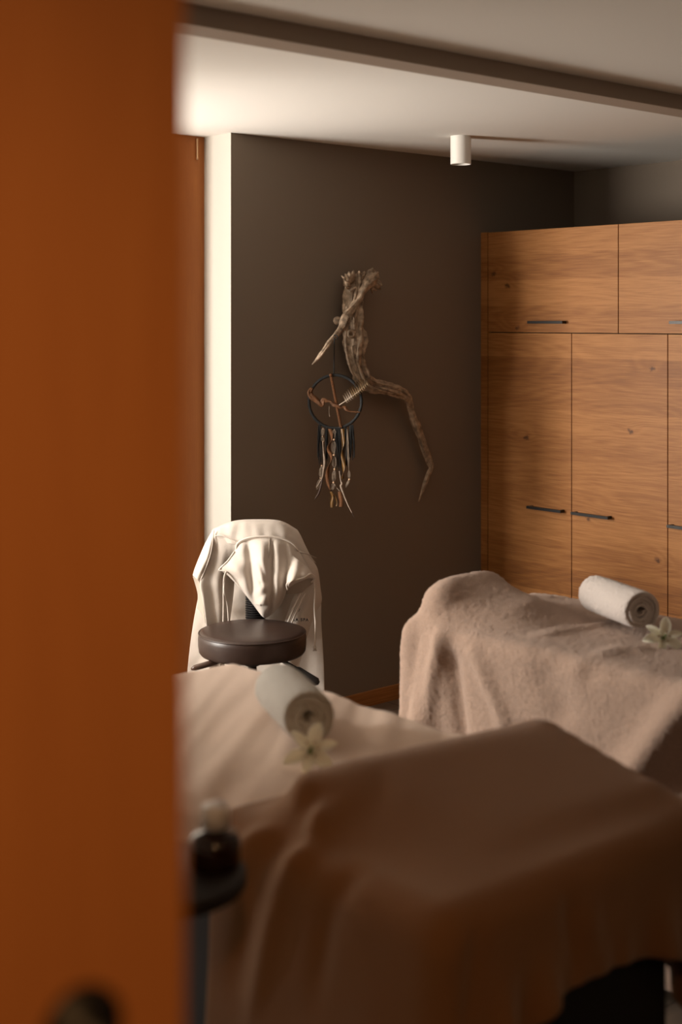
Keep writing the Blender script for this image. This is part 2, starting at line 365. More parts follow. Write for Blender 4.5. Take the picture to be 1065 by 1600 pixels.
for (ax, ay, bx, by, wd) in [(546, 440, 539, 428, 7), (546, 436, 545, 425, 8), (551, 434, 552, 423, 8), (557, 434, 561, 424, 9), (563, 434, 569, 425, 8), (545, 446, 538, 438, 6), (542, 437, 533, 431, 3), (546, 450, 540, 449, 5), (560, 438, 567, 430, 7), (549, 440, 548, 428, 6),
        (584, 432, 593, 434, 5), (584, 437, 596, 446, 8), (580, 442, 594, 452, 7), (580, 428, 582, 419, 8), (577, 443, 582, 458, 4), (583, 438, 595, 441, 4), (586, 430, 588, 424, 5), (575, 446, 588, 454, 5)]:
    p_, r_ = wpath([(ax, ay, wd*1.3, .075), ((ax+bx)/2+random.uniform(-1, 1), (ay+by)/2, wd, .09), (bx, by, wd*.35, .09+random.uniform(-.02, .02))], 7)
    add_tube(bm, p_, r_, seg=8, rough=.5, rs=90, seed=ax)
obj('splintered_end', bm, M['drift'], dw, True)
bm = bmesh.new(); ball(bm, wallP(527, 501, .06), .018, (1.1, .9, 1)); ball(bm, wallP(536, 502, .06), .015, (1.3, 1, .8))
obj('knob', bm, M['drift'], dw, True)
bm = bmesh.new(); k0 = wallP(548, 522, .09); kd = (Vector((0, 0, CH))-k0).normalized(); kd.z = 0
lathe(bm, [(.0001, -.012), (.005, -.01), (.008, .004), (.013, .006), (.018, -.004), (.020, -.02)], k0, 16, R=kd.to_track_quat('Z', 'Y').to_matrix())
obj('knot_ring', bm, M['drift'], dw, True)
bm = bmesh.new()                            # long cracks and ridges standing off the trunk
for pts in ([(541, 478, 4, .085), (545, 500, 5, .092), (540, 520, 4, .092), (541, 548, 4, .085), (548, 577, 4, .075), (554, 588, 1, .07)], [(563, 482, 4, .09), (564, 505, 4, .09), (562, 530, 5, .09), (565, 552, 4, .08), (573, 578, 4, .075), (582, 595, 3, .075), (600, 601, 3, .078), (622, 607, 2, .075)],
            [(553, 540, 5, .092), (556, 560, 5, .085), (564, 583, 5, .08), (577, 602, 4, .08), (600, 612, 4, .08), (625, 618, 2, .075)], [(545, 455, 5, .09), (556, 450, 4, .095), (552, 475, 4, .09), (550, 500, 2, .09)]):
    p_, r_ = wpath(pts, 26); add_tube(bm, p_, r_, seg=8, rough=.5, rs=70, seed=pts[0][0])
obj('ridges', bm, M['drift'], dw, True)
# ------------------------------------------------------------------ dream catcher
DD = 5.55; K = DD/F
def Q(px, py, d=0): return P(px, py, DD-d)
dc = thing('dreamcatcher', 'round black dreamcatcher with feather, root and fringe hanging from the driftwood branch', 'dreamcatcher', Q(523, 627))
pts = []
bm = bmesh.new(); segs = 64
rings = []
for i in range(segs):
    a = 2*PI*i/segs; c = Q(523.5+41*math.cos(a), 627.5-41.5*math.sin(a)); o_ = Q(523.5, 627.5); d = (c-o_).normalized(); nrm = Vector((UD, UX, 0))
    rings.append([bm.verts.new(c+(d*math.cos(b)+nrm*math.sin(b))*(.0062+.0006*math.sin(i*2.3))) for b in [2*PI*k/10 for k in range(10)]])
for i in range(segs):
    for k in range(10): bm.faces.new((rings[i][k], rings[(i+1) % segs][k], rings[(i+1) % segs][(k+1) % 10], rings[i][(k+1) % 10]))
obj('hoop', bm, M['ring'], dc, True)
bm = tube([Q(522, 527, .02), Q(522, 545, .01), Q(521.5, 570), Q(521.5, 587)], .0023, seg=8)
tp = [Q(522+5.4*math.cos(a), 527+3.6*math.sin(a), .0+.018*math.sin(a+1)) for a in [i*2*PI/14 for i in range(15)]]
add_tube(bm, tp, .0022, seg=6)
obj('hanging_cord', bm, M['ring'], dc, True)
bm = bmesh.new()
for ph in (0, 2.1, 4.2):
    pp = []
    for i in range(60):
        t = i/59; x = 516.5+t*16; y = 585+t*83; a = i*.95+ph
        pp.append(Q(x+1.4*math.cos(a), y, .004+.003*math.sin(a)))
    add_tube(bm, pp, .0030, seg=7)
ball(bm, Q(516.5, 586, .007), .007)
obj('braided_strap', bm, M['rust'], dc, True)
a = cr([(487, 606, 4), (483.5, 613, 7), (487, 620, 7.5), (494, 626, 6.5), (501, 632, 6.5), (504, 633, 5), (505, 626, 6), (511, 626.5, 5), (517, 628, 5), (521, 632, 5.5), (527, 634, 5.5), (533, 637, 4), (538, 636, 4), (541, 640, 4.5), (546, 643, 3), (553, 643.5, 2.5), (563, 644, 1.8)], 80)
obj('curly_root', tube([Q(x, y, .008) for x, y, r in a], [r*K*.5 for x, y, r in a], seg=16, rough=.7, rs=160), M['root'], dc, True)
# feather: quill + notched vane pieces
qa = np.array([529.5, 633.]); qb = np.array([574., 598.])
fe = obj('feather', tube([Q(529.5, 633, .016), Q(543, 624.5, .016), Q(560, 612, .016), Q(574, 599, .014)], [.0022, .0019, .0013, .0008], seg=7), M['featherw'], dc, True)
bm = bmesh.new(); bmw = bmesh.new()
for i in range(13):
    t = .20+i*.062; base = Vector((qa[0]+(qb[0]-qa[0])*t, qa[1]+(qb[1]-qa[1])*t)); b2 = base+Vector((2.2, -1.8)); L = (7+6*min(1, t*2))*(1 if t < .85 else .75)
    for side in (1, -.55):
        tip = base+Vector((-.45*L, -.95*L))*side+Vector((2*t, 0)) if side > 0 else base+Vector((.5*L, .6*L))*.6
        tm = bmw if t < .40 else bm
        dz = .020 if side > 0 else .016
        v = [tm.verts.new(Q(*p, q)) for p, q in (((base.x, base.y), .016), ((b2.x, b2.y), .016), ((tip.x+2.2, tip.y+.4), dz), ((tip.x, tip.y), dz+.004))]
        v2 = [tm.verts.new(x.co+Vector((UD, UX, 0))*.0007) for x in v]
        tm.faces.new(v); tm.faces.new(v2[::-1])
        for q in range(4): tm.faces.new((v[q], v2[q], v2[(q+1) % 4], v[(q+1) % 4]))
for nm, b_, m_ in (('vane', bm, M['feather']), ('pale_vane', bmw, M['featherw'])):
    o_ = obj(nm, b_, m_); o_.data.transform(Matrix.Translation(-dc.location)); o_.parent = fe
def bundle(x, y0, y1, wd, n, nm='yarn_tassel', m_='yarn', r=.0019):
    bm = bmesh.new()
    for i in range(n):
        dx = (i/(max(n-1, 1))-.5)*wd; l = y1-random.uniform(0, 12); x1 = x+dx*1.25+random.uniform(-1, 1)
        add_tube(bm, [Q(x+dx*.6, y0, .004), Q(x+dx, y0+12, .004+random.uniform(-.005, .007)), Q(x1, (y0+l)/2+8, random.uniform(-.004, .01)), Q(x1+random.uniform(-1, 1), l, random.uniform(-.004, .01))], [r*1.2, r, r, r*.7], seg=5)
    return obj(nm, bm, M[m_], dc, True)
bundle(499, 664, 726, 5, 7); bundle(510, 667, 729, 4, 6); bundle(525.5, 669, 735, 9, 12); bundle(530, 669, 742, 3, 4)
bundle(540, 668, 733, 5, 7); bundle(549, 664, 723, 7, 9)
def ribbon(pts, wd, m_, nm):
    a = cr(pts, 40); vs = []; fs = []
    for i, (x, y, tw) in enumerate(a):
        hx_, hz_ = math.cos(tw)*wd/2, math.sin(tw)*wd/2*K
        vs += [Q(x-hx_, y, .008-hz_), Q(x+hx_, y, .008+hz_)]
    for i in range(39): fs.append((2*i, 2*i+1, 2*i+3, 2*i+2))
    return solid(obj(nm, (vs, fs), M[m_], dc, True), .0009, 0)
ribbon([(515, 670, .2), (518, 685, 1.2), (513, 700, 2.6), (517, 716, 4.2), (512, 735, 5.6), (511, 752, 6.8), (516, 768, 8)], 6, 'rust', 'rust_ribbon')
ribbon([(535, 670, 0), (536, 690, .7), (535, 710, 2.6), (537, 727, 3.6), (535, 748, 5.6)], 6, 'ribbon', 'orange_ribbon')
ribbon([(517, 768, .3), (519, 776, .9), (518, 785, .5), (518.5, 793, .2)], 5, 'ribbon', 'orange_ribbon')
ribbon([(520, 772, .5), (524, 778, .7), (526, 785, 1.2), (525, 791, .9)], 3.2, 'ribbon', 'orange_ribbon')
ribbon([(531, 768, .1), (532, 780, .4), (532.5, 792, .2)], 7, 'rust', 'rust_ribbon')
def beadstring(nodes, bulge, beads, nm='bead_string'):
    bm = bmesh.new()
    for (x0, y0), (x1, y1) in zip(nodes[:-1], nodes[1:]):
        for k in range(6):
            f = (k/5-.5)*2*bulge
            add_tube(bm, [Q(x0, y0, .006), Q(x0+(x1-x0)*.3+f, y0+(y1-y0)*.3, .006+random.uniform(0, .006)), Q(x0+(x1-x0)*.7+f, y0+(y1-y0)*.7, .006+random.uniform(0, .006)), Q(x1, y1, .006)], .0009, seg=5)
    o = obj(nm, bm, M['string'], dc, True)
    for x, y, r in beads:
        b_ = obj('bead', ball(bmesh.new(), Q(x, y, .010), r*K, (1, 1, .85)), M['bead'], None, True)
        b_.data.transform(Matrix.Translation(-dc.location)); b_.parent = o
beadstring([(522, 670), (521.5, 687), (521.5, 711), (522.5, 733), (521, 754), (517, 768)], 3.0, [(521.5, 687, 1.9), (521.5, 711, 1.9), (522.5, 733, 1.8), (521, 754, 1.8)])
beadstring([(521, 754), (526, 762), (531, 768)], .5, [])
beadstring([(504.5, 668), (503.5, 682), (504.5, 691)], 2.2, [(503.5, 682, 1.1), (504.5, 690, 1.1)])
beadstring([(502.5, 727), (500.5, 747), (495, 765)], 2.6, [(502.5, 727.5, 1.4), (500.5, 747, 1.3)])
beadstring([(542, 670), (545, 735), (545.5, 749), (540, 762)], 1.6, [(545.5, 749, 1.7)])
def twig(pts, nm, m1, tip=None):
    a = cr(pts, 30)
    o = obj(nm, tube([Q(x, y, .012) for x, y, r in a], [r*.5*K for x, y, r in a], seg=8, rough=.2, rs=150), M[m1], dc, True)
    if tip:
        a = cr(tip, 14); t_ = obj('twig_tip', tube([Q(x, y, .012) for x, y, r in a], [r*.5*K for x, y, r in a], seg=8), M['twigd'], None, True)
        t_.data.transform(Matrix.Translation(-dc.location)); t_.parent = o
twig([(504, 690, 1.2), (505, 704, 1.8), (507, 722, 4), (505, 735, 2.2), (503.5, 745, 1.8), (499, 754, 1.5), (494, 762, 1)], 'pale_twig', 'twig', [(504, 745, 1.5), (501.5, 758, 2.8), (498, 770, 3.2), (493, 778, 2), (491.5, 780.5, .8)])
twig([(530, 736, 1.5), (532, 750, 1.8), (534, 756, 3.2), (532.5, 760, 4), (537, 773, 2.6), (543, 788, 1.9), (549, 800, 1.5), (553, 808, .8)], 'pale_twig', 'twig', [(549.5, 801, 1.6), (551, 804, 1.6), (553.5, 809, .8)])
twig([(514, 635, .7), (514, 645, .6), (515, 651, 1.2)], 'thin_thread', 'string')
# ------------------------------------------------------------------ stool with back rest
scx = P(394, 992, 4.78); SX, SY = scx.x, scx.y; SZ = .575
st = thing('swivel_stool', 'round brown leather swivel stool with a back stem, standing in front of the white hoodie', 'stool', (SX, SY, 0))
R_ = 84.5/F*4.78
prof = [(.0001, 0), (R_*.6, -.001), (R_*.90, -.004), (R_*.965, -.009), (R_*.99, -.017), (R_, -.030), (R_*.998, -.055), (R_*.985, -.075), (R_*.95, -.084), (R_*.88, -.087), (.0001, -.087)]
seat = obj('seat', lathe(bmesh.new(), prof, (SX, SY, SZ), 72), M['leather'], st, True)
pr = []
for i in range(72):
    a = 2*PI*i/72; pr.append((SX+R_*.985*math.cos(a), SY+R_*.985*math.sin(a), SZ-.0125))
o_ = obj('piping', tube(pr+[pr[0]], .0028, seg=6), M['leather'], None, True); o_.data.transform(Matrix.Translation(-st.location)); o_.parent = seat
def CV(x, y, z): return Vector((SX+UX*x+UD*y, SY-UD*x+UX*y, z))      # stool-local, x right / y away from the viewer
bm = bmesh.new(); lathe(bm, [(.0001, -.087), (.062, -.087), (.058, -.100), (.036, -.108), (.034, -.122), (.026, -.128), (.0001, -.128)], (SX, SY, SZ), 24)
add_tube(bm, [CV(-.045, -.02, SZ-.09), CV(-.05, -.02, SZ-.17)], .008)
obj('seat_plate', bm, M['black'], st, True)
obj('pole', lathe(bmesh.new(), [(.0001, .10), (.016, .10), (.016, SZ-.12), (.0001, SZ-.12)], (SX, SY, 0), 20), M['chrome'], st, True)
lv = obj('lever', tube([CV(-.03, -.06, SZ-.090), CV(-.10, -.09, SZ-.092), CV(-.13, -.1, SZ-.095)], [.006, .006, .006]), M['black'], st, True)
g_ = obj('grip', tube([CV(-.10, -.09, SZ-.090), CV(-.14, -.10, SZ-.098), CV(-.19, -.11, SZ-.110), CV(-.203, -.112, SZ-.114)], [.007, .0105, .010, .004], seg=14), M['lever'], None, True)
g_.data.transform(Matrix.Translation(-st.location)); g_.parent = lv
lv = obj('lever', tube([CV(.08, -.05, SZ-.083), CV(.13, -.08, SZ-.105), CV(.17, -.10, SZ-.122)], [.007, .007, .007]), M['black'], st, True)
g_ = obj('grip', tube([CV(.155, -.095, SZ-.115), CV(.165, -.10, SZ-.120), CV(.20, -.12, SZ-.140), CV(.228, -.13, SZ-.153), CV(.236, -.133, SZ-.157)], [.006, .012, .0155, .0145, .006], seg=14), M['black'], None, True)
g_.data.transform(Matrix.Translation(-st.location)); g_.parent = lv
obj('hub', lathe(bmesh.new(), [(.0001, .06), (.045, .06), (.045, .09), (.03, .13), (.0001, .13)], (SX, SY, 0), 20), M['black'], st, True)
for i in range(5):
    a = i*2*PI/5+.3; e = Vector((math.cos(a), math.sin(a), 0)); c0 = Vector((SX, SY, 0))
    obj('leg', tube([c0+e*.03+Vector((0, 0, .085)), c0+e*.15+Vector((0, 0, .08)), c0+e*.25+Vector((0, 0, .062))], [.017, .015, .012]), M['black'], st, True)
    obj('caster', lathe(bmesh.new(), [(.0001, -.012), (.022, -.012), (.025, -.008), (.025, .008), (.022, .012), (.0001, .012)], c0+e*.25+Vector((0, 0, .026)), 16, R=Matrix.Rotation(a, 3, 'Z') @ Matrix.Rotation(PI/2, 3, 'X')), M['black'], st, True)
# ribbed stem and back pad
bc = P(399, 900, 5.05)
bm = bmesh.new(); prof = [(.0001, .50)]
for i in range(26):
    z = .50+i*.0085; prof += [(.030, z), (.038, z+.0035), (.038, z+.005), (.030, z+.0085)]
prof += [(.0001, .725)]
lathe(bm, prof, (bc.x, bc.y, 0), 24)
add_tube(bm, [(SX, SY, SZ-.11), ((SX+bc.x)/2, (SY+bc.y)/2, SZ-.12), (bc.x-.01, bc.y-.01, SZ-.10), (bc.x, bc.y, SZ-.03)], .014)
obj('back_stem', bm, M['black'], st)
bm = bmesh.new(); ny, nx = 14, 20; vs = []
for s in (-1, 1):
    for j in range(ny):
        for i in range(nx):
            u = i/(nx-1)*2-1; v = j/(ny-1)*2-1; e = max(0, 1-abs(u)**4)*max(0, 1-abs(v)**4)
            vs.append(P(399+u*57, 860+v*34, 5.065+s*.022*e**.4+.02*u*u))
fs = grid_faces(ny, nx); fs += [tuple(q+ny*nx for q in f[::-1]) for f in fs]
o_ = obj('backrest', (vs, fs), M['leather'], st, True)
# ------------------------------------------------------------------ hoodie over the back rest
ho = thing('hoodie', 'white zip hoodie with hood and drawstrings draped over the back of the brown stool', 'hoodie', P(400, 900, 4.98))
def patch(nm, rows, ny, nx, m_='hood', fold=None, th=.003, parent=None):
    R = np.array([cr(r, nx) for r in rows]); C_ = np.array([cr(R[:, i], ny) for i in range(nx)])   # [nx][ny][3]
    vs = []
    for j in range(ny):
        for i in range(nx):
            px, py, D = C_[i][j]; s, t = i/(nx-1), j/(ny-1)
            if fold: D -= fold(s, t, px, py)
            D += .003*noise.noise(Vector((px*.07, py*.05, 7)))
            vs.append(P(px, py, D))
    o = obj(nm, (vs, grid_faces(ny, nx)), M[m_], ho, True)
    return solid(o, th, 1)
def G(x, c, w): return math.exp(-((x-c)/w)**2)
# far skirt of the garment behind the stool
patch('back_panel', [
    [(336, 830, 5.12), (370, 818, 5.11), (405, 817, 5.11), (440, 820, 5.11), (464, 834, 5.12)],
    [(324, 870, 5.13), (360, 862, 5.11), (405, 860, 5.11), (450, 866, 5.11), (484, 878, 5.13)],
    [(310, 930, 5.15), (350, 930, 5.12), (405, 930, 5.11), (455, 930, 5.12), (500, 925, 5.15)],
    [(300, 985, 5.16), (350, 985, 5.13), (405, 985, 5.12), (455, 985, 5.13), (502, 975, 5.15)],
    [(293, 1045, 5.16), (345, 1045, 5.13), (405, 1045, 5.12), (460, 1045, 5.13), (506, 1040, 5.15)],
    [(288, 1120, 5.16), (345, 1120, 5.13), (405, 1120, 5.12), (460, 1120, 5.13), (508, 1120, 5.15)]], 60, 60, 'hood',
    lambda s, t, x, y: .006*math.sin(s*19+t*2)*t)
# top: shoulders rolled over the pad
patch('shoulders', [
    [(337, 829, 5.13), (368, 819, 5.12), (402, 817, 5.12), (436, 820, 5.12), (463, 832, 5.13)],
    [(335, 826, 5.07), (366, 814.5, 5.06), (402, 812, 5.06), (438, 814.5, 5.06), (464, 828, 5.07)],
    [(331, 829, 5.03), (363, 817, 5.01), (402, 815, 5.0), (442, 818, 5.01), (470, 838, 5.03)],
    [(330, 835, 5.015), (362, 829, 4.99), (402, 827, 4.98), (445, 832, 4.99), (478, 855, 5.02)],
    [(331, 839, 5.015), (363, 841, 4.985), (402, 840, 4.965), (447, 846, 4.98), (486, 870, 5.02)],
    [(333, 842, 5.02), (364, 850, 4.985), (402, 852, 4.96), (450, 858, 4.98), (494, 880, 5.03)]], 40, 60, 'hood', lambda s, t, x, y: .002*math.sin(x*.3)*t)
# left sleeve hanging and the left front with its folds
patch('sleeve', [
    [(332, 829, 5.04), (334, 832, 5.02), (335, 838, 5.01)],
    [(322, 846, 5.03), (329, 850, 4.99), (333, 854, 5.01)],
    [(313, 866, 5.02), (322, 872, 4.98), (328, 876, 5.0)],
    [(305, 886, 5.01), (313, 893, 4.975), (320, 898, 4.99)],
    [(301, 899, 5.01), (308, 905, 4.98), (312.5, 909, 4.99)]], 40, 14, 'hood', lambda s, t, x, y: .003*math.sin(t*8+s*5))
patch('front_panel', [
    [(333, 838, 5.01), (348, 838, 5.0), (362, 843, 4.99), (369, 850, 4.985)],
    [(331, 858, 5.01), (343, 860, 4.995), (356, 864, 5.0), (368, 866, 5.0)],
    [(325, 880, 5.0), (337, 882, 4.985), (352, 885, 5.0), (366, 886, 5.01)],
    [(312.5, 908, 4.985), (328, 908, 4.98), (346, 908, 5.0), (366, 908, 5.02)],
    [(316, 935, 4.98), (330, 935, 4.98), (346, 935, 5.0), (364, 935, 5.02)],
    [(322, 980, 4.975), (334, 980, 4.98), (346, 980, 4.995), (358, 980, 5.01)],
    [(326, 1045, 5.03), (338, 1045, 5.03), (345, 1045, 5.04), (350, 1045, 5.05)],
    [(327, 1075, 5.05), (339, 1075, 5.05), (345, 1075, 5.06), (347, 1075, 5.07)]], 70, 36, 'hood',
    lambda s, t, x, y: .010*math.sin(s*11+1.0)*min(1, t*2.2)*(1-.5*s))
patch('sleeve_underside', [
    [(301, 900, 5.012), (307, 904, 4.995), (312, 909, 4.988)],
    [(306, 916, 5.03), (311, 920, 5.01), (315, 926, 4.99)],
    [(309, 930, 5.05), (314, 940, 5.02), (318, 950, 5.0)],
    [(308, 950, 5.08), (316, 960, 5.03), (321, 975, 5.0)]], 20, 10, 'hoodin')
patch('front_panel', [
    [(464, 858, 4.985), (476, 864, 5.0), (488, 876, 5.03)],
    [(474, 880, 4.985), (485, 884, 4.99), (496, 890, 5.03)],
    [(484, 905, 4.985), (493, 908, 5.0), (500, 918, 5.04)],
    [(460, 930, 5.0), (482, 932, 4.985), (502, 940, 5.04)],
    [(452, 950, 5.0), (475, 953, 4.985), (492, 958, 5.02)],
    [(444, 975, 5.0), (465, 978, 4.985), (485, 978, 5.01)],
    [(440, 1005, 5.03), (460, 1010, 5.02), (476, 1008, 5.03)],
    [(436, 1060, 5.06), (450, 1060, 5.06), (462, 1060, 5.07)]], 60, 30, 'hood', lambda s, t, x, y: .004*math.sin(s*7+t*6))
# hood turned outwards, falling in folds
def hoodfold(s, t, x, y):
    f = .016*G(x, 410, 10)*min(1, t*5)*(1 if y < 945 else .4)
    f -= .020*G(x, 389+(y-860)*.10, 7)*min(1, t*5)
    f -= .010*G(x, 425, 3.5)*min(1, t*5)
    f += .010*G(x, 434, 6)*min(1, t*4)
    f -= .010*G(x, 447, 5)*min(1, t*4)
    f += .003*math.sin(y*.30+x*.22)*G(x, 410, 10)*G(y, 932, 22)+.003*math.sin(x*.55-y*.22)*G(y, 900, 25)*G(x, 405, 9)
    f += .003*math.sin(y*.12-x*.25)*t
    return f
patch('hood', [
    [(369, 852, 4.965), (384, 842, 4.955), (404, 839, 4.95), (428, 840, 4.95), (448, 845, 4.955), (465, 859, 4.97)],
    [(367, 860, 4.955), (384, 852, 4.94), (404, 849, 4.93), (428, 850, 4.93), (450, 856, 4.94), (471, 869, 4.96)],
    [(357, 875, 4.95), (380, 872, 4.925), (404, 870, 4.915), (428, 871, 4.915), (452, 876, 4.925), (479, 884, 4.955)],
    [(343, 888, 4.945), (370, 889, 4.915), (402, 889, 4.905), (428, 890, 4.905), (452, 894, 4.915), (486, 898, 4.955)],
    [(355, 898, 4.95), (378, 905, 4.915), (403, 908, 4.90), (427, 908, 4.90), (448, 908, 4.915), (468, 908, 4.95)],
    [(371, 914, 4.955), (384, 922, 4.92), (404, 928, 4.90), (426, 928, 4.90), (440, 925, 4.92), (449, 920, 4.94)],
    [(386, 932, 4.965), (394, 940, 4.935), (407, 946, 4.915), (422, 946, 4.915), (434, 941, 4.93), (444, 932, 4.95)],
    [(402, 952, 4.98), (405, 957, 4.96), (411, 962, 4.95), (419, 961, 4.95), (427, 956, 4.96), (437, 946, 4.97)],
    [(410, 962, 4.99), (412, 964, 4.98), (414, 965, 4.98), (417, 964, 4.98), (420, 962, 4.98), (424, 960, 4.99)]], 90, 90, 'hood', hoodfold)
patch('hood_flap', [
    [(450, 862, 4.945), (462, 872, 4.93), (474, 882, 4.935), (480, 886, 4.955)],
    [(449, 880, 4.93), (461, 888, 4.90), (476, 896, 4.90), (490, 903, 4.95)],
    [(446, 900, 4.92), (456, 903, 4.875), (470, 903, 4.885), (484, 902, 4.93)],
    [(446, 914, 4.93), (451, 911, 4.875), (460, 908, 4.88), (474, 906, 4.92)],
    [(449, 922, 4.95), (451, 918, 4.91), (456, 914, 4.91), (466, 909, 4.94)]], 40, 40, 'hood', lambda s, t, x, y: .004*math.sin(x*.3+y*.1))
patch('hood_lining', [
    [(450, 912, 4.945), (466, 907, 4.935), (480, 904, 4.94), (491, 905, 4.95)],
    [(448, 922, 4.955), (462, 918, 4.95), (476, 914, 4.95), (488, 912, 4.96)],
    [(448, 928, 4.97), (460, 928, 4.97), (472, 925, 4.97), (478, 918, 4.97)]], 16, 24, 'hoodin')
def seam(nm, pts, r, m_='cord', n=40):
    a = cr(pts, n); return obj(nm, tube([P(x, y, D) for x, y, D in a], r, seg=8), M[m_], ho, True)
seam('hood_seam', [(369, 862, 4.955), (370, 851, 4.955), (378, 844, 4.948), (392, 839.5, 4.94), (410, 838, 4.937), (430, 839, 4.94), (447, 844, 4.945), (458, 850, 4.95), (466, 860, 4.96)], .0034)
seam('hood_rim', [(366, 862, 4.95), (356, 876, 4.945), (344, 888, 4.94), (343, 891, 4.94), (354, 893, 4.935), (366, 905, 4.94), (378, 920, 4.945), (392, 938, 4.955)], .0032)
seam('hood_rim', [(449, 921, 4.905), (448, 913, 4.89), (453, 908, 4.87), (463, 906, 4.875), (474, 903, 4.89), (484, 897, 4.915), (490, 900, 4.93), (491, 905, 4.94), (486, 910, 4.94)], .0036)
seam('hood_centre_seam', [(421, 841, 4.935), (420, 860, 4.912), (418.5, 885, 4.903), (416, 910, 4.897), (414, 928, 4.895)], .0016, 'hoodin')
seam('armhole_seam', [(334, 829, 5.0), (333, 840, 5.0), (331, 855, 4.99), (327, 872, 4.98), (320, 891, 4.975), (312.5, 908, 4.977)], .0017)
seam('shoulder_seam', [(336, 837, 5.0), (348, 837, 4.98), (360, 843, 4.975), (368, 846, 4.97)], .0015)
seam('shoulder_seam', [(466, 863, 4.975), (480, 866, 4.99), (494, 871.5, 5.01)], .0015, 'hoodin')
seam('drawstring', [(353, 893, 4.93), (350, 902, 4.92), (349, 920, 4.925), (349, 945, 4.93), (348.5, 974, 4.93)], .0027)
seam('drawstring', [(354, 893, 4.93), (351, 905, 4.922), (350, 925, 4.925), (355, 945, 4.94), (357, 974, 4.945)], .0024)
ds = seam('drawstring', [(490, 907, 4.945), (492, 925, 4.95), (491, 950, 4.955), (492.5, 975, 4.95), (492, 1000, 4.95), (491, 1011, 4.95)], .003)
bm = ball(bmesh.new(), P(491.5, 1012, 4.95), .0065, (1, 1, 1.1)); add_tube(bm, [P(491, 1013, 4.95), P(489.5, 1017, 4.95)], .003); add_tube(bm, [P(492, 1013, 4.95), P(493.5, 1017, 4.95)], .003)
o_ = obj('knot', bm, M['cord'], None, True); o_.data.transform(Matrix.Translation(-ho.location)); o_.parent = ds
bm = bmesh.new()
for dx in (-3, 0, 3):
    a = cr([(473+dx, 927, 4.955), (463+dx, 948, 4.96), (451+dx, 976, 4.965)], 20); add_tube(bm, [P(x, y, D) for x, y, D in a], .0040 if dx else .0026, seg=7)
obj('zipper_band', bm, M['cord'], ho, True)
# print on the chest
def lettering(txt, px, py, D, size):
    cu = bpy.data.curves.new('lettering', 'FONT'); cu.body = txt; cu.size = size; cu.extrude = .0004; cu.space_character = 1.3; cu.offset = .0006
    to = bpy.data.objects.new('tmp', cu); SC.collection.objects.link(to); bpy.context.view_layer.update()
    me = bpy.data.meshes.new_from_object(to.evaluated_get(bpy.context.evaluated_depsgraph_get())); bpy.data.objects.remove(to)
    r = Matrix(((UX, 0, UD, 0), (-UD, 0, UX, 0), (0, 1, 0, 0), (0, 0, 0, 1)))      # text x->right, y->up
    me.transform(Matrix.Translation(P(px, py, D)-ho.location) @ r)
    me.materials.clear(); me.materials.append(M['ink'])
    o = bpy.data.objects.new('lettering', me); SC.collection.objects.link(o); o.parent = ho
lettering('RA SPA', 456.5, 970.5, 4.966, .0150)
seam('printed_stroke', [(466, 956, 4.966), (468.5, 951, 4.966)], .0009, 'ink', 4)
